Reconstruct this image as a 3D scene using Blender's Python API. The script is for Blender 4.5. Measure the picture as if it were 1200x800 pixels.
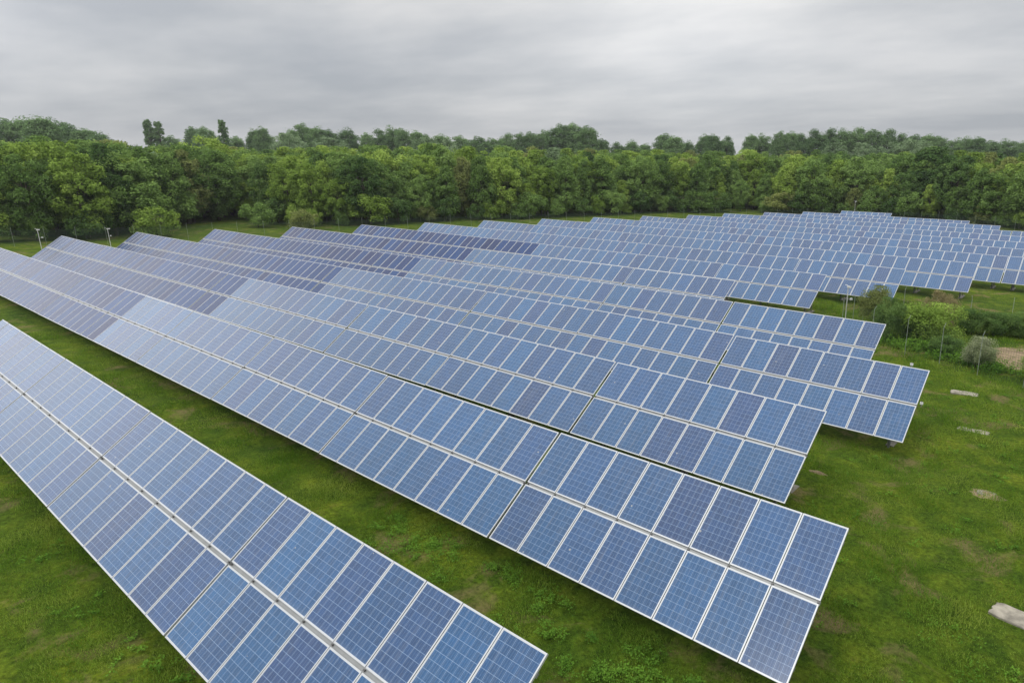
import bpy, math, random
import numpy as np
from mathutils import Vector

R = math.radians
random.seed(7)
rng = np.random.default_rng(11)
for o in list(bpy.data.objects):
    bpy.data.objects.remove(o)
scene = bpy.context.scene
col = scene.collection

# ------------------------------------------------------------------ camera
CAM_Z = 10.3
YAW = R(37.39); FPX = 781.3; PITCH = math.atan(220 / FPX)
cam_data = bpy.data.cameras.new('camera')
cam = bpy.data.objects.new('camera', cam_data)
col.objects.link(cam)
cam.location = (0, 0, CAM_Z)
cam.rotation_euler = (R(90) - PITCH, 0, YAW)
cam_data.sensor_width = 36
cam_data.lens = 36 * FPX / 1200
cam_data.shift_x = -128.5 / 1200
cam_data.shift_y = -2.4 / 1200
cam_data.clip_end = 6000
scene.camera = cam

# ------------------------------------------------------------------ sky and sun
SUN_EL, SUN_AZ = R(58), R(196)
world = bpy.data.worlds.new('World')
scene.world = world
world.use_nodes = True
nt = world.node_tree
nt.nodes.clear()
def N(t, typ, **kw):
    n = t.nodes.new(typ)
    for k, v in kw.items():
        setattr(n, k, v)
    return n
def math_node(t, op, a, b=None, clamp=False):
    n = N(t, 'ShaderNodeMath', operation=op, use_clamp=clamp)
    for i, v in enumerate((a, b)):
        if v is None: continue
        if isinstance(v, (int, float)): n.inputs[i].default_value = v
        else: t.links.new(v, n.inputs[i])
    return n.outputs[0]
def ramp(t, fac, stops, interp='LINEAR'):
    n = N(t, 'ShaderNodeValToRGB')
    n.color_ramp.interpolation = interp
    el = n.color_ramp.elements
    while len(el) < len(stops): el.new(0.5)
    for e, (p, c) in zip(el, stops):
        e.position = p
        e.color = (c[0], c[1], c[2], 1) if isinstance(c, (tuple, list)) else (c, c, c, 1)
    t.links.new(fac, n.inputs[0])
    return n.outputs[0]
def mixc(t, fac, a, b, mode='MIX'):
    n = N(t, 'ShaderNodeMix', data_type='RGBA', blend_type=mode)
    for i, v in ((0, fac), (6, a), (7, b)):
        if isinstance(v, (int, float)): n.inputs[i].default_value = v
        elif isinstance(v, tuple): n.inputs[i].default_value = (v[0], v[1], v[2], 1)
        else: t.links.new(v, n.inputs[i])
    return n.outputs[2]
def noise(t, vec, scale, detail=4, rough=.55, dist=0.):
    n = N(t, 'ShaderNodeTexNoise')
    n.inputs['Scale'].default_value = scale
    n.inputs['Detail'].default_value = detail
    n.inputs['Roughness'].default_value = rough
    n.inputs['Distortion'].default_value = dist
    if vec is not None: t.links.new(vec, n.inputs['Vector'])
    return n.outputs['Fac']

sky = N(nt, 'ShaderNodeTexSky', sky_type='NISHITA')
sky.sun_disc = False
sky.sun_elevation = SUN_EL
sky.sun_rotation = SUN_AZ
bg1 = N(nt, 'ShaderNodeBackground'); bg1.inputs[1].default_value = 0.09
nt.links.new(sky.outputs[0], bg1.inputs[0])
tc = N(nt, 'ShaderNodeTexCoord')
sep = N(nt, 'ShaderNodeSeparateXYZ')
nt.links.new(tc.outputs['Generated'], sep.inputs[0])
zc = math_node(nt, 'MAXIMUM', sep.outputs[2], 0.0)
zz = math_node(nt, 'ADD', zc, 0.15)
px = math_node(nt, 'DIVIDE', sep.outputs[0], zz)
py = math_node(nt, 'DIVIDE', sep.outputs[1], zz)
cmb = N(nt, 'ShaderNodeCombineXYZ')
nt.links.new(px, cmb.inputs[0]); nt.links.new(py, cmb.inputs[1])
mp = N(nt, 'ShaderNodeMapping'); mp.inputs['Location'].default_value = (3.1, 7.4, 0); mp.inputs['Rotation'].default_value = (0, 0, -YAW)
mp.inputs['Scale'].default_value = (0.7, 1.0, 1)
nt.links.new(cmb.outputs[0], mp.inputs[0])
n1 = noise(nt, mp.outputs[0], 0.7, 4, .45, 0)
n2 = noise(nt, mp.outputs[0], 1.6, 8, .56, 0)
cl = math_node(nt, 'ADD', math_node(nt, 'MULTIPLY', n1, 0.58), math_node(nt, 'MULTIPLY', n2, 0.42))
cloud = ramp(nt, cl, [(0.38, (0.76, 0.785, 0.815)), (0.5, (0.97, 0.975, 0.975)), (0.62, (1.20, 1.18, 1.15))])
# overcast sky: brighter towards the zenith than at the horizon
grad = ramp(nt, zc, [(0.0, (.40, .41, .43)), (0.13, (.47, .48, .50)), (0.19, (.53, .535, .545)), (0.28, (.70, .70, .70)), (0.5, (1.0, .99, .98)), (1.0, (1.45, 1.42, 1.4))])
cc = mixc(nt, 1.0, grad, cloud, 'MULTIPLY')
# glow added low in the sky, left of view, to brighten the left tables
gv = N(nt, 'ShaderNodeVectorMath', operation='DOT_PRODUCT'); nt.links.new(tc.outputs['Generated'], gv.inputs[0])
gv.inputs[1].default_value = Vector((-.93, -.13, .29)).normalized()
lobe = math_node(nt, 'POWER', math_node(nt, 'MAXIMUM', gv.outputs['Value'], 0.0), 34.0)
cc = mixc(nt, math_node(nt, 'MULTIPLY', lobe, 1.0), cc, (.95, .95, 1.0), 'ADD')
gv2 = N(nt, 'ShaderNodeVectorMath', operation='DOT_PRODUCT'); nt.links.new(tc.outputs['Generated'], gv2.inputs[0])
gv2.inputs[1].default_value = Vector((-.59, .92, .20)).normalized()
cc = mixc(nt, math_node(nt, 'POWER', math_node(nt, 'MAXIMUM', gv2.outputs['Value'], 0.0), 55.0), cc, (.13, .128, .124), 'ADD')
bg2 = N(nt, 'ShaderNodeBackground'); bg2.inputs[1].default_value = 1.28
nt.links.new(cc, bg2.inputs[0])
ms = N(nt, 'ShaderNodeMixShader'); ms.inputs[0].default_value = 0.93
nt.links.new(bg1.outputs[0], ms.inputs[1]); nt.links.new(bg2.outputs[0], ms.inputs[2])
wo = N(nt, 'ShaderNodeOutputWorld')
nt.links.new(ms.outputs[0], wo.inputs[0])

sd = bpy.data.lights.new('sun', 'SUN')
sd.energy = 1.0; sd.angle = R(20); sd.color = (1, .96, .9)
sun = bpy.data.objects.new('sun', sd); col.objects.link(sun)
sv = Vector((math.sin(SUN_AZ) * math.cos(SUN_EL), math.cos(SUN_AZ) * math.cos(SUN_EL), math.sin(SUN_EL)))
sun.rotation_euler = sv.to_track_quat('Z', 'Y').to_euler()
sun.location = (0, -20, 60)

scene.view_settings.view_transform = 'Standard'
scene.view_settings.look = 'None'
scene.view_settings.exposure = 0.0
scene.view_settings.gamma = 1
scene.view_settings.use_curve_mapping = False

# ------------------------------------------------------------------ helpers
def tag(o, label=None, cat=None, group=None, kind=None):
    if label: o['label'] = label
    if cat: o['category'] = cat
    if group: o['group'] = group
    if kind: o['kind'] = kind
    return o
def empty(name, loc, rz=0):
    o = bpy.data.objects.new(name, None); col.objects.link(o)
    o.location = loc; o.rotation_euler = (0, 0, rz); o.empty_display_size = .3
    return o
def link_mesh(name, me, parent=None, loc=(0, 0, 0), rot=(0, 0, 0)):
    o = bpy.data.objects.new(name, me); col.objects.link(o)
    o.location = loc; o.rotation_euler = rot
    if parent: o.parent = parent
    return o
def set_override(o, m):
    if o.material_slots:
        o.material_slots[0].link = 'OBJECT'; o.material_slots[0].material = m

class MB:
    """collects boxes and tubes, then becomes one mesh"""
    def __init__(s): s.v = []; s.f = []; s.m = []
    def box(s, x0, x1, y0, y1, z0, z1, m=0):
        b = len(s.v)
        s.v += [(x0, y0, z0), (x1, y0, z0), (x1, y1, z0), (x0, y1, z0), (x0, y0, z1), (x1, y0, z1), (x1, y1, z1), (x0, y1, z1)]
        s.f += [(b, b+3, b+2, b+1), (b+4, b+5, b+6, b+7), (b, b+1, b+5, b+4), (b+1, b+2, b+6, b+5), (b+2, b+3, b+7, b+6), (b+3, b, b+4, b+7)]
        s.m += [m] * 6
        return s
    def tube(s, a, b, r0, r1=None, n=8, m=0):
        a, b = Vector(a), Vector(b); r1 = r0 if r1 is None else r1
        d = (b - a).normalized(); u = d.orthogonal().normalized(); w = d.cross(u)
        k = len(s.v)
        for p, r in ((a, r0), (b, r1)):
            for i in range(n):
                t = 2 * math.pi * i / n
                q = p + u * (r * math.cos(t)) + w * (r * math.sin(t)); s.v.append(tuple(q))
        for i in range(n):
            j = (i + 1) % n
            s.f.append((k+i, k+j, k+n+j, k+n+i))
        s.f.append(tuple(k + n - 1 - i for i in range(n))); s.f.append(tuple(k + n + i for i in range(n)))
        s.m += [m] * (n + 2)
        return s
    def mesh(s, name, mats):
        me = bpy.data.meshes.new(name)
        me.from_pydata(s.v, [], s.f)
        for x in (mats if isinstance(mats, (list, tuple)) else [mats]): me.materials.append(x)
        if any(s.m): me.polygons.foreach_set('material_index', s.m)
        me.update()
        return me
    def build(s, name, mats, parent=None, loc=(0, 0, 0), rot=(0, 0, 0)):
        return link_mesh(name, s.mesh(name, mats), parent, loc, rot)

def quads_mesh(name, verts, nv, mat):
    """verts: (n, nv, 3) array of separate faces with nv corners"""
    n = len(verts)
    me = bpy.data.meshes.new(name)
    me.vertices.add(n * nv); me.vertices.foreach_set('co', verts.reshape(-1).astype(np.float32))
    me.loops.add(n * nv); me.loops.foreach_set('vertex_index', np.arange(n * nv, dtype=np.int32))
    me.polygons.add(n)
    me.polygons.foreach_set('loop_start', np.arange(0, n * nv, nv, dtype=np.int32))
    me.polygons.foreach_set('loop_total', np.full(n, nv, dtype=np.int32))
    me.materials.append(mat)
    me.update(calc_edges=True)
    return me

def ordinal(n):
    base = ['', 'first', 'second', 'third', 'fourth', 'fifth', 'sixth', 'seventh', 'eighth', 'ninth', 'tenth', 'eleventh', 'twelfth', 'thirteenth',
            'fourteenth', 'fifteenth', 'sixteenth', 'seventeenth', 'eighteenth', 'nineteenth']
    if n < 20: return base[n]
    tens = {2: ('twenty', 'twentieth'), 3: ('thirty', 'thirtieth'), 4: ('forty', 'fortieth'), 5: ('fifty', 'fiftieth'), 6: ('sixty', 'sixtieth'),
            7: ('seventy', 'seventieth'), 8: ('eighty', 'eightieth'), 9: ('ninety', 'ninetieth')}
    a, b = divmod(n, 10)
    return tens[a][1] if b == 0 else tens[a][0] + '-' + base[b]

# terrain: height of the panel tops above a level datum, measured row by row
Ry = [6, 12.6, 19, 26, 32.6, 39, 46, 52.7, 59.5, 100, 106, 113]
Rz = [-7.57, -7.57, -7.72, -7.91, -8.07, -8.26, -8.45, -8.58, -8.64, -9.37, -9.54, -9.61]
Ly = [12.6, 19, 26, 32.6, 39, 46, 52, 59, 66, 73, 80, 86, 93, 100, 113]
Lz = [-7.72, -8.06, -8.42, -8.52, -8.54, -8.62, -8.70, -8.77, -8.82, -8.92, -9.0, -9.2, -9.29, -9.39, -9.67]
TOP = 2.65
def topz(x, y):
    t = np.clip((-np.asarray(x, float) - 25) / 55, 0, 1)
    return (1 - t) * np.interp(y, Ry, Rz) + t * np.interp(y, Ly, Lz) + CAM_Z + .34 * np.clip((-np.asarray(x, float) - 16) / 24, 0, 1) * np.clip((10 - np.asarray(y, float)) / 3.5, 0, 1)
def ground(x, y): return topz(x, y) - TOP
def gz(x, y): return float(ground(x, y))
def bearing(u, D):
    """ground position at forward distance D from the viewpoint, on the bearing of column u of the photograph"""
    b = 0.0
    cp, sp = math.cos(PITCH), math.sin(PITCH)
    a = (u - 728.5) / FPX
    # forward component at horizon level
    k = math.tan(PITCH)
    Y = cp + sp * k
    X = a / Y * D; Yd = D
    c, s = math.cos(YAW), math.sin(YAW)
    return c * X - s * Yd, s * X + c * Yd

# ------------------------------------------------------------------ materials
def new_mat(name):
    m = bpy.data.materials.new(name); m.use_nodes = True
    t = m.node_tree; b = t.nodes['Principled BSDF']
    return m, t, b
def simple(name, color, rough=.6, metal=0., var=.15, scale=8, bump=0.):
    m, t, b = new_mat(name)
    tcn = N(t, 'ShaderNodeTexCoord')
    nf = noise(t, tcn.outputs['Object'], scale, 5)
    lo = tuple(c * (1 - var) for c in color); hi = tuple(min(1, c * (1 + var)) for c in color)
    t.links.new(ramp(t, nf, [(.3, lo), (.7, hi)]), b.inputs['Base Color'])
    b.inputs['Roughness'].default_value = rough; b.inputs['Metallic'].default_value = metal
    if bump:
        bn = N(t, 'ShaderNodeBump'); bn.inputs['Strength'].default_value = bump; bn.inputs['Distance'].default_value = .02
        t.links.new(noise(t, tcn.outputs['Object'], scale * 4, 6), bn.inputs['Height']); t.links.new(bn.outputs[0], b.inputs['Normal'])
    return m

MW, ML, MID, PITCHX, TGAP = 0.99, 1.655, 0.078, 1.01, 0.09
FR = 0.024

def glass_mat(name, tint_a, tint_b, line, rough=.14, ior=1.5, linefac=.68, spec=.55, sheen=.04):
    """polycrystalline cells: 6 x 10 squares, pale gaps, fine busbars, grain, a colour of its own per panel"""
    m, t, b = new_mat(name)
    tcn = N(t, 'ShaderNodeTexCoord'); oi = N(t, 'ShaderNodeObjectInfo')
    sp_ = N(t, 'ShaderNodeSeparateXYZ'); t.links.new(tcn.outputs['Object'], sp_.inputs[0])
    cw, ch = (MW - 2 * FR - .012) / 6, (ML - 2 * FR - .02) / 10
    ux = math_node(t, 'DIVIDE', math_node(t, 'SUBTRACT', sp_.outputs[0], FR + .006), cw)
    uy = math_node(t, 'DIVIDE', math_node(t, 'SUBTRACT', sp_.outputs[1], FR + .010), ch)
    def line_of(u, half):            # 1 on the line at integer u
        fr = math_node(t, 'FRACT', u)
        d = math_node(t, 'ABSOLUTE', math_node(t, 'SUBTRACT', fr, .5))
        return math_node(t, 'GREATER_THAN', d, .5 - half)
    gx = line_of(ux, .018); gy = line_of(uy, .018)
    bb = line_of(math_node(t, 'MULTIPLY', math_node(t, 'ADD', ux, 1/6), 3), .030)
    grid = math_node(t, 'MAXIMUM', gx, gy)
    bb = math_node(t, 'MULTIPLY', bb, .55)
    lines = math_node(t, 'MAXIMUM', grid, bb)
    # per cell tone
    cx = N(t, 'ShaderNodeCombineXYZ')
    t.links.new(math_node(t, 'FLOOR', ux), cx.inputs[0]); t.links.new(math_node(t, 'FLOOR', uy), cx.inputs[1])
    t.links.new(math_node(t, 'MULTIPLY', oi.outputs['Random'], 91.7), cx.inputs[2])
    wn = N(t, 'ShaderNodeTexWhiteNoise'); t.links.new(cx.outputs[0], wn.inputs['Vector'])
    vo = N(t, 'ShaderNodeTexVoronoi'); vo.inputs['Scale'].default_value = 60
    t.links.new(tcn.outputs['Object'], vo.inputs['Vector'])
    vs = N(t, 'ShaderNodeSeparateColor'); t.links.new(vo.outputs['Color'], vs.inputs[0])
    per_panel = ramp(t, oi.outputs['Random'], [(0, tint_a), (.33, tuple(.55 * p + .45 * q for p, q in zip(tint_a, tint_b))), (.62, tuple(.3 * p + .7 * q for p, q in zip(tint_a, tint_b))), (1, tint_b)])
    val = math_node(t, 'ADD', .80, math_node(t, 'ADD', math_node(t, 'MULTIPLY', wn.outputs['Value'], .22), math_node(t, 'MULTIPLY', vs.outputs[0], .30)))
    # a second random number decides how pale the panel is
    wn2 = N(t, 'ShaderNodeTexWhiteNoise', noise_dimensions='1D'); t.links.new(math_node(t, 'MULTIPLY', oi.outputs['Random'], 733.1), wn2.inputs['W'])
    val = math_node(t, 'MULTIPLY', val, math_node(t, 'ADD', .90, math_node(t, 'MULTIPLY', wn2.outputs['Value'], .20)))
    vc = N(t, 'ShaderNodeCombineColor')
    for i in range(3): t.links.new(val, vc.inputs[i])
    cell = mixc(t, 1.0, per_panel, vc.outputs[0], 'MULTIPLY')
    fac = math_node(t, 'MULTIPLY', lines, linefac)
    colr = mixc(t, fac, cell, line)
    # white back sheet round the cells
    ex = math_node(t, 'MAXIMUM', math_node(t, 'LESS_THAN', ux, 0), math_node(t, 'GREATER_THAN', ux, 6))
    ey = math_node(t, 'MAXIMUM', math_node(t, 'LESS_THAN', uy, 0), math_node(t, 'GREATER_THAN', uy, 10))
    colr = mixc(t, math_node(t, 'MAXIMUM', ex, ey), colr, (.55, .58, .62))
    # thin dust, heavier towards the lower edge of each panel, a few bird spots
    dn = noise(t, tcn.outputs['Object'], 2.2, 5, .6)
    low = math_node(t, 'MULTIPLY', math_node(t, 'SUBTRACT', 1.0, math_node(t, 'MULTIPLY', sp_.outputs[1], 8), True), .10)
    dust = math_node(t, 'ADD', math_node(t, 'MULTIPLY', dn, .05), low)
    colr = mixc(t, dust, colr, (.34, .34, .32))
    sc = N(t, 'ShaderNodeVectorMath', operation='ADD'); t.links.new(tcn.outputs['Object'], sc.inputs[0])
    cx2 = N(t, 'ShaderNodeCombineXYZ'); t.links.new(math_node(t, 'MULTIPLY', oi.outputs['Random'], 517.0), cx2.inputs[2]); t.links.new(cx2.outputs[0], sc.inputs[1])
    v2 = N(t, 'ShaderNodeTexVoronoi'); v2.inputs['Scale'].default_value = 1.6; t.links.new(sc.outputs[0], v2.inputs['Vector'])
    spot = math_node(t, 'MULTIPLY', math_node(t, 'LESS_THAN', v2.outputs['Distance'], .045), .6)
    colr = mixc(t, spot, colr, (.42, .42, .38))
    streak = N(t, 'ShaderNodeMapping'); streak.inputs['Scale'].default_value = (9, .5, 1); t.links.new(sc.outputs[0], streak.inputs[0])
    colr = mixc(t, ramp(t, noise(t, streak.outputs[0], 1.5, 3, .6), [(.52, 0.), (.75, .13)]), colr, (.30, .30, .29))
    t.links.new(colr, b.inputs['Base Color'])
    b.inputs['Roughness'].default_value = rough
    b.inputs['IOR'].default_value = ior
    b.inputs['Specular IOR Level'].default_value = spec
    b.inputs['Sheen Weight'].default_value = sheen; b.inputs['Sheen Roughness'].default_value = .35; b.inputs['Sheen Tint'].default_value = (.80, .86, 1, 1)
    rn = math_node(t, 'ADD', rough, math_node(t, 'MULTIPLY', dn, .10))
    t.links.new(rn, b.inputs['Roughness'])
    return m

M = {}
M['glass'] = glass_mat('blue_cells', (.014, .048, .142), (.010, .074, .190), (.30, .43, .62))
M['glass_dark'] = glass_mat('dark_cells', (.020, .032, .095), (.012, .050, .160), (.14, .18, .28), rough=.16, ior=1.26, linefac=.4, spec=.40, sheen=0.)
M['frame'] = simple('anodised_frame', (.50, .52, .54), .42, .35, .06, 3)
M['rail'] = simple('aluminium_rail', (.27, .28, .28), .5, .5, .1, 4)
M['steel'] = simple('galvanised_steel', (.22, .23, .23), .6, .5, .2, 6)
M['clamp'] = simple('clamp_metal', (.12, .12, .12), .5, .6, .2, 20)
M['concrete'] = simple('weathered_concrete', (.27, .25, .205), .95, 0, .45, 4, .8)
M['foot'] = simple('foot_concrete', (.20, .19, .16), .95, 0, .3, 5, .4)
M['white_paint'] = simple('white_housing', (.62, .63, .63), .5, 0, .05, 6)
M['post'] = simple('fence_post_paint', (.28, .32, .28), .6, .2, .25, 3)
M['wire'] = simple('green_wire', (.045, .085, .055), .6, .1, .2, 3)
M['bark'] = simple('bark', (.075, .06, .045), .95, 0, .35, 6, .5)
M['pale_bark'] = simple('pale_bark', (.16, .15, .12), .95, 0, .3, 6, .5)

def foliage(name, a, b_, c, bright=1.0, fine=3.5, fw=.38):
    """leaf colour varies in clumps and from tree to tree; thin leaves let light through"""
    m, t, b = new_mat(name)
    a, b_, c = [tuple(bright * v for v in q) for q in (a, b_, c)]
    g = N(t, 'ShaderNodeNewGeometry'); oi = N(t, 'ShaderNodeObjectInfo')
    nf = noise(t, g.outputs['Position'], .45, 3, .6)
    nh = noise(t, g.outputs['Position'], fine, 2, .5)
    f = math_node(t, 'ADD', math_node(t, 'MULTIPLY', nf, 1 - fw), math_node(t, 'MULTIPLY', nh, fw))
    f = math_node(t, 'ADD', f, math_node(t, 'MULTIPLY', math_node(t, 'SUBTRACT', oi.outputs['Random'], .5), .22))
    colr = ramp(t, f, [(.34, a), (.5, b_), (.68, c)])
    d = N(t, 'ShaderNodeBsdfDiffuse'); tr = N(t, 'ShaderNodeBsdfTranslucent'); mx = N(t, 'ShaderNodeMixShader'); mx.inputs[0].default_value = .28
    t.links.new(colr, d.inputs[0]); t.links.new(colr, tr.inputs[0])
    t.links.new(d.outputs[0], mx.inputs[1]); t.links.new(tr.outputs[0], mx.inputs[2])
    t.links.new(mx.outputs[0], t.nodes['Material Output'].inputs[0])
    return m
FK = 2.9
M['leaf_bright'] = foliage('leaf_bright', (.048, .078, .015), (.084, .124, .024), (.125, .168, .038), FK)
M['leaf_mid'] = foliage('leaf_mid', (.034, .060, .016), (.058, .094, .025), (.088, .131, .038), FK)
M['leaf_dark'] = foliage('leaf_dark', (.020, .039, .013), (.035, .062, .018), (.058, .090, .026), FK)
M['leaf_olive'] = foliage('leaf_olive', (.045, .055, .020), (.075, .09, .030), (.11, .125, .040), FK)
M['leaf_silver'] = foliage('leaf_silver', (.046, .068, .036), (.072, .102, .055), (.11, .145, .085), FK)
M['leaf_sage'] = foliage('leaf_sage', (.045, .060, .025), (.075, .092, .042), (.15, .16, .11), FK, 25, .6)
M['leaf_brown'] = foliage('leaf_brown', (.050, .045, .022), (.080, .070, .035), (.11, .10, .05), FK)
M['leaf_far'] = foliage('leaf_far', (.034, .060, .026), (.054, .088, .036), (.078, .12, .050), FK)
M['blade'] = foliage('grass_blade', (.021, .050, .006), (.055, .106, .011), (.155, .188, .036), 2.2, 30, .5)
M['weed_leaf'] = foliage('weed_leaf', (.030, .070, .010), (.055, .110, .014), (.09, .165, .022), 2.3, 14, .5)
M['blossom'] = simple('blossom', (.42, .42, .32), .8, 0, .2, 5)

# ground
m, t, b = new_mat('meadow_grass'); M['ground'] = m
tcn = N(t, 'ShaderNodeTexCoord'); P_ = tcn.outputs['Object']
n_big = noise(t, P_, .16, 5, .6, .3); n_mid = noise(t, P_, 1.1, 6, .65, .2); n_fine = noise(t, P_, 9, 5, .7); n_hair = noise(t, P_, 45, 3, .7)
g1 = ramp(t, n_mid, [(.30, (.040, .082, .008)), (.46, (.068, .120, .010)), (.62, (.112, .165, .014)), (.78, (.17, .185, .035))])
g2 = ramp(t, n_fine, [(.32, .45), (.5, .95), (.68, 1.5)])
gcol = mixc(t, 1.0, g1, g2, 'MULTIPLY')
gcol = mixc(t, 1.0, gcol, ramp(t, n_hair, [(.3, .7), (.7, 1.3)]), 'MULTIPLY')
gcol = mixc(t, 1.0, gcol, ramp(t, n_big, [(.35, (.66, .74, .8)), (.65, (1.28, 1.14, 1.0))]), 'MULTIPLY')
# dry and bare patches
mp2 = N(t, 'ShaderNodeMapping'); mp2.inputs['Location'].default_value = (31, 12, 0); t.links.new(P_, mp2.inputs[0])
dry = noise(t, mp2.outputs[0], .55, 6, .62, .5)
dmask = ramp(t, dry, [(.55, 0.), (.66, .85)])
gcol = mixc(t, math_node(t, 'MULTIPLY', dmask, ramp(t, n_fine, [(.3, .35), (.6, 1.)])), gcol, (.22, .165, .09))
gsc = mixc(t, 1.0, gcol, (.92, .94, .86), 'MULTIPLY')
t.links.new(gsc, b.inputs['Base Color'])
b.inputs['Roughness'].default_value = 1.0; b.inputs['Specular IOR Level'].default_value = .1
bn = N(t, 'ShaderNodeBump'); bn.inputs['Strength'].default_value = .9; bn.inputs['Distance'].default_value = .08
t.links.new(math_node(t, 'ADD', n_fine, math_node(t, 'MULTIPLY', n_hair, .5)), bn.inputs['Height']); t.links.new(bn.outputs[0], b.inputs['Normal'])

M['soil'] = simple('bare_soil', (.24, .185, .12), 1, 0, .3, 1.5, .6)
M['soil'].node_tree.nodes['Principled BSDF'].inputs['Specular IOR Level'].default_value = .1

# ------------------------------------------------------------------ setting: ground
xs = np.concatenate([[-750, -600, -350, -220, -160], np.arange(-132, 42, 1.5), [60, 90, 150, 300, 750]])
ys = np.concatenate([[-750, -500, -150, -50, -20], np.arange(-10, 152, 1.5), [170, 200, 260, 400, 750]])
X, Y = np.meshgrid(xs, ys)
bumpy = 0.05 * np.sin(X * .83 + 1.3 * np.sin(Y * .41)) * np.cos(Y * .71 + np.sin(X * .37)) + .03 * np.sin(X * 2.1 + Y * 1.7)
Z = ground(X, Y) + bumpy * (np.abs(X) < 135) * (Y < 152)
me = bpy.data.meshes.new('ground')
V = np.stack([X, Y, Z], -1).reshape(-1, 3)
nx, ny = len(xs), len(ys)
idx = np.arange(nx * ny).reshape(ny, nx)
F = np.stack([idx[:-1, :-1], idx[:-1, 1:], idx[1:, 1:], idx[1:, :-1]], -1).reshape(-1, 4)
me.from_pydata(V.tolist(), [], F.tolist()); me.materials.append(M['ground'])
for p in me.polygons: p.use_smooth = True
tag(link_mesh('ground', me), kind='structure')

# ------------------------------------------------------------------ air
hm = bpy.data.materials.new('haze'); hm.use_nodes = True
ht = hm.node_tree; ht.nodes.clear()
pv = N(ht, 'ShaderNodeVolumePrincipled'); pv.inputs['Color'].default_value = (.80, .84, .90, 1)
pv.inputs['Density'].default_value = .0002; pv.inputs['Anisotropy'].default_value = .2
ho = N(ht, 'ShaderNodeOutputMaterial'); ht.links.new(pv.outputs[0], ho.inputs['Volume'])
hz = MB().box(-760, 760, -760, 760, -4.5, 36).build('haze', hm)
tag(hz, 'thin pale haze over the field and the wood', 'haze', kind='stuff')

# ------------------------------------------------------------------ solar tables
TILT = R(34.47); CT, ST = math.cos(TILT), math.sin(TILT)
HH = 2 * ML + MID
LOW = TOP - HH * ST            # clearance of the lower edge

def frame_boxes(mb, m=0):
    mb.box(0, MW, 0, FR, 0, .042, m); mb.box(0, MW, ML - FR, ML, 0, .042, m)
    mb.box(0, FR, FR, ML - FR, 0, .042, m); mb.box(MW - FR, MW, FR, ML - FR, 0, .042, m)
near_glass = MB().box(FR, MW - FR, FR, ML - FR, .030, .037).mesh('solar_panel', M['glass'])
frame_me = MB(); frame_boxes(frame_me); frame_me = frame_me.mesh('panel_frame', M['frame'])
fm = MB(); frame_boxes(fm, 1); fm.box(FR, MW - FR, FR, ML - FR, .030, .037, 0)
far_panel = fm.mesh('solar_panel', [M['glass'], M['frame']])
def rail_mesh(w, hw=.042, h=.05, m='rail'): return MB().box(0, w, -hw, hw, -h, -.003).mesh('rail', M[m])
clamp_me = MB().box(-.02, .02, -.018, .018, -.002, .034).mesh('clamp', M['clamp'])
rafter_me = MB().box(-.03, .03, .25, HH - .25, -.15, -.055).mesh('rafter', M['steel'])
yf, yb = .95, 2.2
def zat(y): return LOW + y * ST / CT - .15 / CT
post_front = MB().box(-.035, .035, yf - .035, yf + .035, -.3, zat(yf) + .03).mesh('post', M['steel'])
post_rear = MB().box(-.035, .035, yb - .035, yb + .035, -.3, zat(yb) + .03).mesh('post', M['steel'])
brace_me = MB().tube((.05, yf, .15), (.05, yb - .1, zat(yb) - .15), .025, n=6).mesh('brace', M['steel'])
foot_me = MB().box(-.14, .14, yf + .15, yb + .3, -.2, .06).mesh('foot', M['foot'])
rails = {}

rows_y = [6.23, 12.64, 19.09, 25.85] + [25.85 + 6.72 * i for i in range(1, 14)]
right_x = [-6.2, -3.70, -6.62, -5.23, -8.79, -20.5, -16.83, -13.25, -9.49, -4.0, 2.0, 2.6, 2.8, -8.2, -14.0, -18.89, -31.57]
left_x = [-40, -89, -84.97, -86.21, -83.52, -79.08, -75.46, -72.05, -68.59, -64.52, -60.99, -57.33, -53.74, -51.32, -47.7, -43.99, -39.9]
right_x[9:14] = [0, 4.5, 4.0, 2.5, -3.5]
dark_x = [None, -42.1, -44.6, -44.7, -44.6, -47.0, -45.0]   # older, darker panels stand left of here
ROWW = ['front', 'second', 'third', 'fourth', 'fifth', 'sixth', 'seventh', 'eighth', 'ninth', 'tenth', 'eleventh', 'twelfth', 'thirteenth', 'fourteenth', 'fifteenth', 'sixteenth', 'rearmost']
TABLES = []
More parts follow.
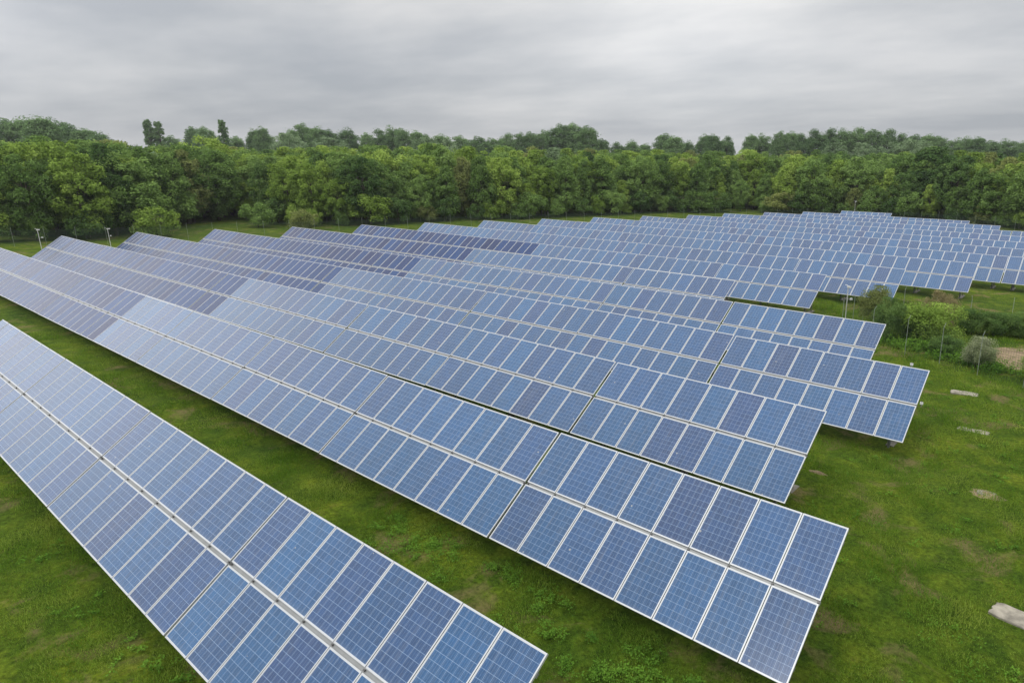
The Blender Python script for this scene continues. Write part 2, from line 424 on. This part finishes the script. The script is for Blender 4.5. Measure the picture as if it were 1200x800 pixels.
def make_table(r, j, xr, nmod, sx, jl, ntab):
    """one free-standing table: two tiers of panels on rails, rafters and posts; xr = right end"""
    w = nmod * PITCHX - (PITCHX - MW)
    xl = xr - w * sx
    zr, zl = gz(xr, rows_y[r]), gz(xl, rows_y[r])
    y0 = rows_y[r] - HH * CT
    dz = random.uniform(-.012, .012)
    root = empty('solar_table', (xl, y0, zl + dz))
    root.rotation_euler = (0, -math.atan2(zr - zl, xr - xl), 0)
    root.scale = (sx, 1, 1)
    near = r <= 3 and xr > (-50 if r < 3 else -30)
    mid = (xl + xr) / 2
    dx = dark_x[r] if r < len(dark_x) else None
    ndark = 0
    tilt_j = TILT + R(random.uniform(-.22, .22))
    for i in range(nmod):
        for k in (0, 1):
            v = k * (ML + MID)
            px_ = i * PITCHX
            o = link_mesh('solar_panel', near_glass if near else far_panel, root,
                          (px_, v * CT, LOW + v * ST), (tilt_j + R(random.uniform(-.12, .12)), R(random.uniform(-.10, .10)), 0))
            wx = xl + (px_ + .5) * sx
            if dx is not None and wx < dx + (k == 0) * .0:
                set_override(o, M['glass_dark']); ndark += 1
            if near:
                link_mesh('panel_frame', frame_me, o)
    key = round(w, 3)
    if key not in rails: rails[key] = rail_mesh(w)
    for v in ((.35, 1.30, ML + MID / 2, 2.08, 3.05) if r <= 2 else (1.30, ML + MID / 2, 2.08)):
        link_mesh('rail', rails[key], root, (0, v * CT, LOW + v * ST), (TILT, 0, 0))
    if r <= 2 and xr > -45:
        for i in range(nmod + 1):
            cx_ = min(max(i * PITCHX - .01, .03), w - .03)
            link_mesh('clamp', clamp_me, root, (cx_, (ML + MID / 2) * CT, LOW + (ML + MID / 2) * ST), (TILT, 0, 0))
    npost = 3 if nmod >= 6 else 2
    full = (j <= 1 and r < 10) or r <= 1
    for i in range(npost):
        x = .7 + (w - 1.4) * i / (npost - 1)
        link_mesh('rafter', rafter_me, root, (x, 0, LOW), (TILT, 0, 0))
        link_mesh('post', post_front, root, (x, 0, 0)); link_mesh('post', post_rear, root, (x, 0, 0))
        if full:
            link_mesh('brace', brace_me, root, (x, 0, 0)); link_mesh('foot', foot_me, root, (x, 0, 0))
    colour = 'blue' if ndark == 0 else ('dark slate' if ndark == 2 * nmod else 'half dark half blue')
    if r < 9:
        place = ('at the right end' if j == 0 else ordinal(j + 1) + ' from the right end') + ' of the ' + ROWW[r] + ' row'
    else:
        place = ('at the left end' if jl == 0 else ordinal(jl + 1) + ' from the left end') + ' of the ' + ROWW[r] + ' row'
    if r == 16: place = 'alone behind all the other rows'
    size = '' if nmod == 8 else 'short '
    tag(root, f'{size}{colour} solar table {place}', 'solar panels', 'solar panel tables standing in rows on the meadow')
    TABLES.append((xl, xr, y0, rows_y[r]))

for r in range(17):
    length = right_x[r] - left_x[r]
    if r in (0, 1): n_mod, sx = int(length / (PITCHX + TGAP / 8)), 1.0
    else:
        unit = (8 * PITCHX + TGAP) / 8
        n_mod = int(round(length / 1.046)) if r >= 5 else int(round(length / 1.03))
        nt_ = max(1, round(length / 8.38))
        if abs(length / 8.38 - nt_) < .15: n_mod = nt_ * 8
        sx = length / (n_mod * unit)
    xr = right_x[r]; j = 0; left = n_mod; ntab = math.ceil(n_mod / 8)
    while left > 0:
        n = min(8, left)
        make_table(r, j, xr, n, sx, ntab - 1 - j, ntab)
        gap = TGAP if j % 2 == 0 else .05
        xr -= (n * PITCHX - .02) * sx + gap
        left -= n; j += 1

# ------------------------------------------------------------------ concrete slabs and bare soil
def rough_slab(name, x, y, sx_, sy_, rz, h, label, seed, mat='concrete'):
    rs = np.random.default_rng(seed)
    n = 28
    pts = []
    for i in range(n):
        a = 2 * math.pi * i / n
        c, s = math.cos(a), math.sin(a)
        k = 1 / max(abs(c), abs(s))
        k *= 1 + rs.uniform(-.07, .03)
        pts.append((c * k * sx_ / 2, s * k * sy_ / 2))
    z = gz(x, y)
    v = [(p[0], p[1], -.12) for p in pts] + [(p[0], p[1], h - .015) for p in pts] + [(p[0] * .965, p[1] * .95, h + rs.uniform(-.008, .008)) for p in pts] + [(0, 0, h)]
    f = []
    for i in range(n):
        j = (i + 1) % n
        f += [(i, j, n + j, n + i), (n + i, n + j, 2 * n + j, 2 * n + i), (2 * n + i, 2 * n + j, 3 * n)]
    me = bpy.data.meshes.new(name); me.from_pydata(v, [], f); me.materials.append(M[mat])
    o = link_mesh(name, me, None, (x, y, z), (0, 0, rz))
    return tag(o, label, 'slab', 'concrete slabs lying in the grass')
rough_slab('concrete_slab', -5.0, 32.5, 1.15, .5, R(8), .05, 'pale concrete slab in grass nearest the wire fence and bushes', 1)
rough_slab('concrete_slab', -3.75, 27.7, 1.15, .42, R(4), .045, 'narrow pale concrete slab in grass, second from the wire fence', 2)
rough_slab('concrete_slab', -2.35, 22.1, .55, .30, R(10), .06, 'small grey concrete piece sunk in a bare brown patch', 3)
rough_slab('concrete_slab', -.45, 15.75, 1.5, .62, R(-8), .07, 'large cracked whitish concrete slab at the bottom right of the lawn', 4)

def patch(name, cx_, cy_, a, b_, seed, mat, n=40, lift=.06, kind='structure'):
    rs = np.random.default_rng(seed); ph = rs.uniform(0, 6.28, 4)
    v = [(cx_, cy_, gz(cx_, cy_) + lift + .02)]
    for i in range(n):
        t_ = 2 * math.pi * i / n
        k = 1 + .18 * math.sin(2 * t_ + ph[0]) + .12 * math.sin(3 * t_ + ph[1]) + .08 * math.sin(7 * t_ + ph[2]) + .06 * math.sin(11 * t_ + ph[3])
        x, y = cx_ + a * k * math.cos(t_), cy_ + b_ * k * math.sin(t_)
        v.append((x, y, gz(x, y) - .02))
    f = [(0, 1 + i, 1 + (i + 1) % n) for i in range(n)]
    me = bpy.data.meshes.new(name); me.from_pydata(v, [], f); me.materials.append(M[mat])
    return tag(link_mesh(name, me), kind=kind)
patch('bare_soil', -3.4, 41.8, 2.9, 2.9, 5, 'soil', lift=.12)
patch('bare_soil', -2.3, 22.1, .75, .40, 6, 'soil', lift=.07)
patch('bare_soil', -7.1, 20.2, .35, .12, 8, 'soil', lift=.07)

# ------------------------------------------------------------------ fences
def fence(pts, label, h=2.0, step=2.5, cell=.12, wire=.006):
    x0, y0 = pts[0]
    root = empty('wire_fence', (x0, y0, gz(x0, y0)))
    z0 = gz(x0, y0)
    pm = MB().tube((0, 0, -.3), (0, 0, h + .08), .014, n=6); pm.tube((0, 0, h + .06), (0, .14, h + .28), .010, n=5)
    pme = pm.mesh('post', M['post'])
    wires = []
    for (ax, ay), (bx, by) in zip(pts[:-1], pts[1:]):
        L = math.hypot(bx - ax, by - ay); n = max(1, round(L / step)); ang = math.atan2(by - ay, bx - ax)
        for i in range(n + (1 if (bx, by) == pts[-1] else 0)):
            x, y = ax + (bx - ax) * i / n, ay + (by - ay) * i / n
            link_mesh('post', pme, root, (x - x0, y - y0, gz(x, y) - z0), (0, 0, ang))
        nv = int(L / cell)
        s = np.arange(nv) * cell / L
        for k in s:
            x, y = ax + (bx - ax) * k, ay + (by - ay) * k; z = gz(x, y) - z0
            dx, dy = (bx - ax) / L * wire / 2, (by - ay) / L * wire / 2
            wires.append([(x - x0 - dx, y - y0 - dy, z + .03), (x - x0 + dx, y - y0 + dy, z + .03), (x - x0 + dx, y - y0 + dy, z + h), (x - x0 - dx, y - y0 - dy, z + h)])
        for q in np.arange(.05, h + .01, cell):
            m_ = max(1, int(L / 4))
            for i in range(m_):
                a1, a2 = i / m_, (i + 1) / m_
                xa, ya, xb, yb_ = ax + (bx - ax) * a1, ay + (by - ay) * a1, ax + (bx - ax) * a2, ay + (by - ay) * a2
                za, zb = gz(xa, ya) - z0 + q, gz(xb, yb_) - z0 + q
                wires.append([(xa - x0, ya - y0, za), (xb - x0, yb_ - y0, zb), (xb - x0, yb_ - y0, zb + wire), (xa - x0, ya - y0, za + wire)])
    link_mesh('wire_mesh', quads_mesh('wire_mesh', np.array(wires), 4, M['wire']), root)
    return tag(root, label, 'fence', 'green wire fences round the field')
fence([(-13.5, 40.2), (-9, 37.6), (-5.1, 36.1), (-3, 35.4), (4, 33), (12, 30)], 'green wire fence in front of the bushes at the right')
fence([(-13.5, 40.2), (-13.8, 47.2), (-7.5, 46.6), (-5.3, 47.7), (4, 49), (14, 50)], 'green wire fence behind the bushes and the bare soil')
fence([(-106, 4), (-104, 16), (-100.5, 27), (-95, 40), (-88, 54), (-81, 68), (-74, 82), (-67, 96), (-59, 110), (-46, 121), (-30, 125.5), (-15, 121), (4, 108), (16, 96)],
      'long green wire fence between the solar field and the wood', step=3.0, cell=.10, wire=.010)

# ------------------------------------------------------------------ camera poles
def cctv(x, y, h, label, rz, two=True):
    root = empty('camera_pole', (x, y, gz(x, y)), rz)
    MB().tube((0, 0, -.2), (0, 0, h), .034, .026, 10).build('pole', M['white_paint'], root)
    MB().box(-.045, .045, -.26, .08, h, h + .10).tube((0, 0, h - .05), (0, 0, h + .02), .05).build('camera_housing', M['white_paint'], root)
    MB().box(-.045, .045, .10, .28, h + .12, h + .135).build('sun_shield', M['white_paint'], root)
    if two:
        MB().tube((0, 0, h - .8), (.22, -.12, h - .78), .02).build('bracket', M['steel'], root)
        MB().box(.14, .30, -.18, -.08, h - .84, h - .72).build('floodlight', M['white_paint'], root)
    return tag(root, label, 'camera pole', 'white camera poles round the field')
def cctv_at(u, D, vtop, label, rz, two=True):
    x, y = bearing(u, D)
    cctv(x, y, CAM_Z - gz(x, y) - (vtop - 180) / FPX * D - .1, label, rz, two)
cctv_at(22, 70, 267, 'white camera pole at far left before the dark wood edge', R(120))
cctv_at(1009, 43.5, 334, 'white camera pole by the bushes at the right', R(60))
cctv_at(603, 128, 249, 'white camera pole in the middle, peeping over panels before the wood', R(40))
cctv_at(1008, 130, 235, 'white camera pole behind the rearmost panel row', R(100), two=False)
cctv_at(107, 78, 266, 'white camera pole at left, just behind the third row end', R(150))
# small light sensor boxes on the fourth row's end table
def sensor(x, y, z, label):
    root = empty('sensor_box', (x, y, z))
    MB().box(-.05, .05, -.035, .035, 0, .08).build('housing', M['white_paint'], root)
    MB().box(-.012, .012, -.012, .012, -.10, 0).tube((0, 0, .08), (0, 0, .11), .02).build('bracket', M['steel'], root)
    tag(root, label, 'sensor', 'sensor boxes on the fourth row')
ry = rows_y[3]; rz_ = gz(-6, ry) + TOP
sensor(-5.9, ry + .04, rz_ + .08, 'small white sensor box on the top edge of the fourth row')
sensor(-5.1, ry - 1.3, rz_ - .90, 'small white sensor box on the side edge of the fourth row')

# ------------------------------------------------------------------ trees
def leaf_quads(centers, normals, size, rs):
    n = len(centers)
    nn = normals + np.array([0, 0, .35]) + rs.normal(0, .6, (n, 3)); nn /= np.linalg.norm(nn, axis=1)[:, None] + 1e-9
    a = rs.normal(0, 1, (n, 3)); u = np.cross(nn, a); u /= np.linalg.norm(u, axis=1)[:, None] + 1e-9
    w = np.cross(nn, u)
    s = size * rs.uniform(.55, 1.35, n)[:, None]
    u = u * s; w = w * s * rs.uniform(.45, .9, n)[:, None]
    bend = nn * s * .25
    return np.stack([centers - u, centers - w * .9 - bend * .2, centers + u, centers + w + bend * .3], 1)
def crown_points(rs, h, rad, base, shape, nclump, nleaf, clump_r, flat=1.0):
    cs = []
    for i in range(nclump):
        for _ in range(60):
            p = rs.uniform(-1, 1, 3)
            if np.linalg.norm(p) < (.9 if nclump > 150 else 1) and np.linalg.norm(p) > (.45 if shape != 'bush' else .2): break
        zf = (p[2] + 1) / 2
        if shape == 'round': wr = 1.0
        elif shape == 'cone': wr = 1.15 - .75 * zf
        elif shape == 'column': wr = 1.0
        else: wr = 1.0
        if shape == 'column':
            zf = rs.uniform(0, 1); q = max(.2, math.sin(math.pi * min(1, zf * .80 + .14)) ** .5); aa = rs.uniform(0, 6.28); ra = math.sqrt(rs.uniform(0, 1)) * q
            p = np.array([ra * math.cos(aa), ra * math.sin(aa), 0]); wr = 1
        cs.append([p[0] * rad * wr, p[1] * rad * wr, base + zf * (h - base)])
    cs = np.array(cs)
    cr = clump_r * rs.uniform(.6, 1.3, nclump)
    which = rs.integers(0, nclump, nleaf)
    d = rs.normal(0, 1, (nleaf, 3)); d /= np.linalg.norm(d, axis=1)[:, None]
    d[:, 2] = np.where(d[:, 2] < -.55, -d[:, 2], d[:, 2])
    rr = cr[which][:, None] * (rs.uniform(.25, 1.0, (nleaf, 1)) ** .6 + rs.exponential(.10, (nleaf, 1)))
    pts = cs[which] + d * rr * np.array([1, 1, .95 * flat])
    pts[:, 2] = np.clip(pts[:, 2], .12, h * 1.03)
    return pts, d, cs
def tree_proto(name, seed, h, rad, base, shape='round', nclump=46, nleaf=9000, clump_r=1.3, leaf=.20, bark='bark'):
    rs = np.random.default_rng(seed)
    pts, d, cs = crown_points(rs, h, rad, base, shape, nclump, nleaf, clump_r)
    crown = quads_mesh('crown', leaf_quads(pts, d, leaf, rs), 4, M['leaf_mid'])
    tb = MB()
    top = (rs.uniform(-.3, .3), rs.uniform(-.3, .3), h * .72)
    tr = .02 * h
    midp = (top[0] * .3, top[1] * .3, h * .35)
    tb.tube((0, 0, -.4), midp, tr, tr * .75, 8); tb.tube(midp, top, tr * .75, tr * .3, 7)
    for c in cs[rs.permutation(len(cs))[:14]]:
        s = rs.uniform(.3, .8); st = Vector(midp).lerp(Vector(top), s) if c[2] > h * .35 else Vector((0, 0, max(.4, c[2] * .6)))
        tb.tube(st, c, tr * .3, tr * .08, 5)
    trunk = tb.mesh('trunk', M[bark])
    return (name, crown, trunk, h)
def put_tree(proto, x, y, h, mat, label, cat='tree', group=None, rz=None, wide=1.0, name=None, sink=0.0):
    nm, crown, trunk, ph = proto
    root = empty(name or nm, (x, y, gz(x, y) - sink), random.uniform(0, 6.28) if rz is None else rz)
    s = h / ph
    c = link_mesh('crown', crown, root); set_override(c, M[mat]); t_ = link_mesh('trunk', trunk, root)
    for o in (c, t_): o.scale = (s * wide, s * wide, s)
    return tag(root, label, cat, group)

rounds = [tree_proto('leafy_tree', 100 + i, 11, 3.6 + .25 * (i % 3), .9, 'round', 120, 17000, .80, .155) for i in range(5)]
cones = [tree_proto('leafy_tree', 200 + i, 11, 3.2, .8, 'cone', 110, 17000, .80, .155) for i in range(3)]
bushes = [tree_proto('bush', 300 + i, 4, 2.2, .25, 'bush', 34, 7000, .65, .10) for i in range(3)]
talls = [tree_proto('tall_tree', 400 + i, 22, 3.6 + .4 * (i % 3), 2.5, 'round', 190, 26000, 1.3, .19) for i in range(5)]
poplars = [tree_proto('poplar', 500 + i, 24, 2.3, 2, 'column', 300, 24000, .6, .17) for i in range(2)]
near_bush = [tree_proto('bush', 600 + i, 2.2, 1.3, .15, 'bush', 60, 16000, .40, .042) for i in range(3)]

# front edge of the wood, in the order it is met from the left of the photograph
edge = [(-113, 4), (-112.4, 19.2), (-110.5, 27.1), (-113.0, 34.5), (-128, 38), (-147, 46), (-149, 53), (-143, 58), (-119, 55), (-112, 55), (-104, 57.0), (-97, 70), (-93.4, 84.3), (-87, 100.4), (-83, 118.4),
        (-66, 131.2), (-48, 136), (-30, 134.7), (-17.2, 129.6), (-6, 121), (6, 112), (20, 100)]
def along(pts, step):
    out = []; carry = 0
    for (ax, ay), (bx, by) in zip(pts[:-1], pts[1:]):
        L = math.hypot(bx - ax, by - ay); s = carry
        while s < L:
            out.append((ax + (bx - ax) * s / L, ay + (by - ay) * s / L, (by - ay) / L, (bx - ax) / L)); s += step
        carry = s - L
    return out
LOOK = {'leaf_bright': 'yellow-green', 'leaf_mid': 'fresh green', 'leaf_dark': 'dark green', 'leaf_olive': 'olive green', 'leaf_silver': 'silvery', 'leaf_brown': 'brownish half-bare'}
def column(x, y):
    c, s = math.cos(YAW), math.sin(YAW)
    Xc, Yc = c * x + s * y, -s * x + c * y
    k = math.tan(PITCH)
    return 728.5 + FPX * (Xc / Yc) * (math.cos(PITCH) + math.sin(PITCH) * k), Yc
prof_u = [0, 60, 150, 200, 250, 300, 400, 500, 600, 700, 800, 900, 1000, 1050, 1100, 1140, 1200]
prof_y = [164, 163, 168, 172, 176, 178, 174, 171, 173, 176, 179, 178, 181, 180, 176, 180, 182]
def h_for(x, y, extra=0):
    u, D = column(x, y)
    ty = float(np.interp(u, prof_u, prof_y)) + extra
    return max(5, (180 - ty) / FPX * D * .97 + CAM_Z - gz(x, y))
k = 0
for i, (x, y, nx_, ny_) in enumerate(along(edge, 4.6)):
    u, D = column(x, y)
    x += random.uniform(-1, 1); y += random.uniform(-1, 1)
    if u < -60 or u > 1260: continue
    k += 1
    pr = random.choice(rounds + cones)
    w = [.28, .44, .20, .08, .0, .0]
    if u < 150: w = [.25, .42, .24, .09, 0, .0]
    if 150 < u < 420: w = [.46, .32, .10, .12, .0, .0]
    if u > 1050: w = [.12, .36, .46, .06, .0, .0]
    mt = random.choices(list(LOOK), w)[0]
    h = h_for(x, y, random.uniform(8, 44))
    put_tree(pr, x, y, h, mt, f'{LOOK[mt]} tree, {ordinal(k)} from the left along the front edge of the wood', 'tree', 'trees along the front edge of the wood', wide=random.uniform(.85, 1.15))
# bushes at the foot of the wood
kb = 0
for i, (x, y, nx_, ny_) in enumerate(along(edge, 4.2)):
    u, D = column(x, y)
    if u < -40 or u > 1240: continue
    if random.random() < .12 or 184 < u < 255: continue
    kb += 1
    c, s = math.cos(YAW), math.sin(YAW)
    x += s * 2.6 + random.uniform(-.8, .8); y -= c * 2.6 + random.uniform(-.8, .8)
    mt = random.choices(list(LOOK), [.28, .40, .24, .08, 0, 0])[0]
    put_tree(random.choice(bushes), x, y, random.uniform(2.4, 5.2), mt, f'{LOOK[mt]} bush, {ordinal(kb)} from the left at the foot of the wood', 'bush', 'bushes at the foot of the wood', wide=random.uniform(.9, 1.3))
# trees deeper in the wood: only their tops show
c, s = math.cos(YAW), math.sin(YAW)
deep = []
for depth, step, lift in ((5, 4.8, (7, 26)), (10, 5, (4, 16)), (16, 5.5, (2, 11)), (24, 6, (1, 8)), (34, 7, (0, 7)), (48, 9, (0, 5))):
    for (x, y, nx_, ny_) in along(edge, step):
        x = x - s * depth + random.uniform(-2, 2); y = y + c * depth + random.uniform(-2, 2)
        u, D = column(x, y)
        if u < -50 or u > 1250: continue
        deep.append((x, y, lift))
for (x, y, lift) in deep[:290]:
    u, D = column(x, y)
    mt = random.choices(list(LOOK), [.42, .38, .10, .09, .01, 0] if u < 950 else [.26, .42, .24, .08, 0, 0])[0]
    h = min(h_for(x, y, random.uniform(*lift)), 15.5)
    put_tree(random.choice(rounds + cones), x, y, h, mt, 'tree inside the wood, only its leafy top showing above the front trees', 'tree', 'trees inside the wood', wide=random.uniform(.9, 1.2))

# singled-out trees
put_tree(cones[0], *bearing(1092, 133), 12.6, 'leaf_dark', 'very broad dark green tree bulging forward at the right of the wood', wide=1.9)
put_tree(rounds[1], *bearing(1225, 118), 9.5, 'leaf_silver', 'silvery willow-like tree at the right edge of the picture', wide=1.2)
put_tree(bushes[0], *bearing(166, 91), 4.2, 'leaf_bright', 'light green bush standing forward of the wood beside the clearing', 'bush', wide=1.25)
put_tree(rounds[2], *bearing(240, 135), 14.0, 'leaf_bright', 'tall yellow-green tree behind the left clearing', wide=1.15)
put_tree(rounds[3], *bearing(492, 118), 7.6, 'leaf_mid', 'low round green tree bulging out of the wood above the sixth row', wide=1.2)
put_tree(bushes[2], *bearing(290, 104), 3.6, 'leaf_mid', 'round green bush at the right side of the left clearing', 'bush', wide=1.2)
put_tree(bushes[0], *bearing(345, 101), 3.2, 'leaf_olive', 'low olive bush before the wood, behind the seventh row end', 'bush', wide=1.2)
put_tree(bushes[1], *bearing(221, 118), 1.5, 'leaf_dark', 'tiny dark sapling alone in the left clearing', 'bush', wide=.5)

# tall distant trees that stand clear above the wood: column, height of the top, breadth, kind, material
far = [(-12, 142, 1.1, 't'), (12, 139, 1.1, 't'), (34, 138, 1.2, 't'), (55, 137, 1.1, 't'), (72, 140, 1.1, 't'), (88, 148, 1.1, 't'), (104, 151, 1.1, 't'), (120, 155, 1.0, 't'), (136, 174, .7, 't'),
       (179, 144, 1.0, 'p'), (190, 146, 1.0, 'p'), (203, 160, .8, 't'), (230, 149, .9, 't'), (243, 150, .9, 't'), (265, 144, .9, 'p'), (254, 158, 1.0, 't'), (277, 160, .9, 't'),
       (300, 152, .7, 't'), (309, 149, .7, 't'), (318, 158, .7, 't'), (343, 152, .9, 't'), (358, 146, 1.0, 't'), (374, 149, 1.0, 't'), (388, 153, .9, 't'), (409, 151, 1.0, 't'), (432, 156, .8, 't'), (448, 152, .9, 't'),
       (462, 149, .9, 't'), (474, 151, .9, 't'), (490, 154, .9, 't'), (502, 158, .8, 't'), (519, 158, .9, 't'), (540, 160, 1.0, 't'), (560, 161, 1.0, 't'), (576, 163, 1.0, 't'), (594, 157, 1.0, 't'), (611, 157, .9, 't'), (622, 155, .9, 't'), (638, 154, .9, 't'),
       (657, 147, 1.2, 't'), (672, 146, 1.1, 't'), (688, 148, 1.1, 't'), (706, 163, .8, 't'), (724, 167, .8, 't'), (741, 165, .8, 't'), (756, 169, .8, 't'), (778, 157, 1.1, 't'), (790, 160, 1.0, 't'), (806, 166, .8, 't'),
       (825, 158, .8, 't'), (836, 158, .8, 't'), (851, 160, .8, 't'), (880, 158, .8, 't'), (894, 158, .9, 't'), (914, 155, .8, 't'), (928, 155, .9, 't'), (940, 157, .9, 't'), (956, 152, 1.0, 't'), (972, 151, 1.0, 't'), (988, 152, 1.1, 't'),
       (1004, 150, 1.2, 't'), (1022, 152, 1.1, 't'), (1038, 152, 1.1, 't'), (1056, 157, 1.0, 't'), (1070, 158, 1.0, 't'), (1086, 158, 1.0, 't'), (1100, 160, 1.0, 't'), (1118, 163, .9, 't'), (1132, 161, .8, 't'), (1145, 161, .9, 't'), (1162, 165, 1.0, 't'), (1180, 164, 1.0, 't'), (1198, 166, 1.0, 't'), (1214, 165, 1.0, 't')]
for i, (u, ty, wd, kd) in enumerate(far):
    D = (235 if u < 130 else 290) + random.uniform(-12, 12)
    if kd == 'p': D = 262
    x, y = bearing(u, D)
    h = (181 - ty) / FPX * D + CAM_Z - gz(x, y)
    h = h / 1.06
    pr = random.choice(talls) if kd == 't' else poplars[i % 2]
    wd2 = wd * 22 / h * (1.0 if kd == 't' else 1.0)
    what = 'narrow dark poplar' if kd == 'p' else 'tall airy distant tree'
    put_tree(pr, x, y, h, 'leaf_far', f'{what}, {ordinal(i + 1)} from the left against the sky', 'tree', 'tall trees standing against the sky behind the wood', wide=wd2 * (1.25 if kd == 't' else 1.0))
for i, (u, ty, D) in enumerate([(338, 162, 215), (382, 165, 215), (392, 167, 215), (498, 166, 215), (520, 167, 215), (980, 172, 205), (1012, 171, 205), (1045, 171, 205), (1068, 168, 200), (1082, 170, 190)]):
    x, y = bearing(u, D); h = (180 - ty) / FPX * D + CAM_Z - gz(x, y)
    side = 'left' if i < 5 else 'right'
    n_ = i + 1 if i < 5 else i - 4
    put_tree(rounds[i % 5], x, y, h, 'leaf_silver', f'pale silvery tree, {ordinal(n_)} silvery one from the left in the {side} half', 'tree', 'pale silvery trees in the wood', wide=.95)

# bushes inside the right-hand enclosure
NB = near_bush
put_tree(NB[0], -12.4, 43.6, 2.6, 'leaf_olive', 'loose yellowish shrub beside the camera pole', 'bush', wide=.75)
put_tree(NB[1], -10.7, 40.4, 2.5, 'leaf_dark', 'dark green upright shrub by the end of the fifth row', 'bush', wide=.62)
put_tree(NB[2], -8.6, 41.4, 2.3, 'leaf_bright', 'broad round yellow-green bush in the middle of the enclosure', 'bush', wide=1.25)
put_tree(NB[2], -9.9, 42.6, 1.7, 'leaf_mid', 'fresh green bush just left of the broad yellow-green bush', 'bush', wide=1.1)
put_tree(NB[1], -8.9, 44.8, 2.6, 'leaf_brown', 'dry brownish shrub rising behind the yellow-green bush', 'bush', wide=.6)
put_tree(NB[0], -5.4, 37.7, 1.6, 'leaf_sage', 'grey-green flowering shrub behind the front wire fence', 'bush', wide=.85)
put_tree(NB[1], -2.3, 36.6, 1.6, 'leaf_bright', 'bright green bush cut by the right edge of the picture', 'bush', wide=1.0)
for i, (x, y) in enumerate([(-7.2, 46.0), (-6.0, 46.2), (-4.7, 46.7), (-3.3, 47.0), (-1.9, 47.4)]):
    put_tree(NB[i % 3], x, y, 1.5, 'leaf_dark', f'dark hedge bush, {ordinal(i + 1)} from the left behind the bare soil', 'bush', 'dark hedge bushes before the rear fence', wide=1.1)
put_tree(NB[0], -7.3, 39.4, 1.0, 'leaf_mid', 'low green scrub between the yellow-green bush and the front fence', 'bush', wide=1.5)

# ------------------------------------------------------------------ grass and weeds
def blades(name, regions, mat, label):
    allv = []
    for (x0, x1, y0, y1, dens, hh, ww) in regions:
        n = int((x1 - x0) * (y1 - y0) * dens)
        x = rng.uniform(x0, x1, n); y = rng.uniform(y0, y1, n)
        # keep to what the camera can see
        cu, su = math.cos(YAW), math.sin(YAW)
        Xc, Yc = cu * x + su * y, -su * x + cu * y
        D = Yc * math.cos(PITCH) + (CAM_Z) * math.sin(PITCH)
        u = 728 + FPX * Xc / D
        v = 397 + FPX * (CAM_Z * math.cos(PITCH) - Yc * math.sin(PITCH)) / D
        keep = (u > -40) & (u < 1240) & (v < 850) & (Yc > 3)
        # patchy
        pf = .5 + .5 * np.sin(x * 1.7 + 2 * np.sin(y * .9)) * np.cos(y * 1.9 + 1.5 * np.sin(x * 1.3))
        keep &= rng.uniform(0, 1, n) < .35 + .65 * pf
        for (xl, xr, ya, yb_) in TABLES:
            if yb_ < y0 or ya > y1: continue
            keep &= ~((x > xl) & (x < xr) & (y > ya + .5) & (y < yb_ + .05))
        x, y = x[keep], y[keep]; n = len(x); pf = pf[keep]
        z = ground(x, y) + 0.05 * np.sin(x * .83 + 1.3 * np.sin(y * .41)) * np.cos(y * .71 + np.sin(x * .37)) + .03 * np.sin(x * 2.1 + y * 1.7) - .02
        h = hh * rng.uniform(.4, 1.2, n) * (.6 + .8 * pf); a = rng.uniform(0, 6.28, n); w = ww * rng.uniform(.6, 1.3, n)
        la = rng.uniform(0, 6.28, n); lm = h * rng.uniform(.2, 1.0, n)
        b0 = np.stack([x - np.cos(a) * w, y - np.sin(a) * w, z], -1); b1 = np.stack([x + np.cos(a) * w, y + np.sin(a) * w, z], -1)
        tp = np.stack([x + np.cos(la) * lm, y + np.sin(la) * lm, z + h], -1)
        allv.append(np.stack([b0, b1, tp], 1))
    return tag(link_mesh(name, quads_mesh(name, np.concatenate(allv), 3, M[mat])), label, 'grass', kind='stuff')
blades('grass', [(-24, 2, 1.5, 13, 1300, .10, .007), (-50, -24, 3, 13, 420, .12, .011), (-12, 5, 13, 24, 950, .11, .008), (-14, 7, 24, 36, 420, .13, .012), (-30, 10, 36, 54, 110, .2, .02)],
       'blade', 'short green meadow grass between and beside the panel rows')

def weeds(spots, label):
    allv = []
    for (cx_, cy_, rad, n, hh, ls) in spots:
        # stems carrying whorls of leaves
        ns = max(3, n // 14)
        sxp = cx_ + rng.normal(0, rad * .5, ns); syp = cy_ + rng.normal(0, rad * .4, ns); sh = hh * rng.uniform(.4, 1.1, ns)
        w = rng.integers(0, ns, n)
        zf = rng.uniform(.15, 1, n)
        pts = np.stack([sxp[w] + rng.normal(0, .05, n), syp[w] + rng.normal(0, .05, n), ground(sxp[w], syp[w]) + sh[w] * zf], -1)
        nr = np.stack([rng.normal(0, .3, n), rng.normal(0, .3, n), np.ones(n)], -1)
        allv.append(leaf_quads(pts, nr, ls, rng))
    return tag(link_mesh('weeds', quads_mesh('weeds', np.concatenate(allv), 4, M['weed_leaf'])), label, 'weeds', kind='stuff')
spots = []
for i in range(70):     # lane between the two front rows
    x = random.uniform(-16, -5); spots.append((x, random.choice([random.uniform(8.6, 9.9), random.uniform(7.4, 9.9)]), random.uniform(.15, .45), 170, .17, .023))
for i in range(24):     # below the front row
    x = random.uniform(-15, -9); spots.append((x, 3.45 - random.uniform(-.1, 1.3), random.uniform(.2, .4), 110, .20, .032))
for i in range(120):
    spots.append((random.uniform(-7, 3), random.uniform(12, 34), random.uniform(.15, .4), 70, .14, .026))
for i in range(40):
    spots.append((random.uniform(-22, -9), random.uniform(-1, 3.3), random.uniform(.1, .3), 60, .12, .026))
for i in range(75):     # tall growth along the front fence
    tt = random.random(); spots.append((-13 + 13 * tt, 40.2 - 5.2 * tt + random.uniform(-.2, 2.2), .6, 200, .6, .05))
weeds(spots, 'patches of taller bright green weeds among the grass')
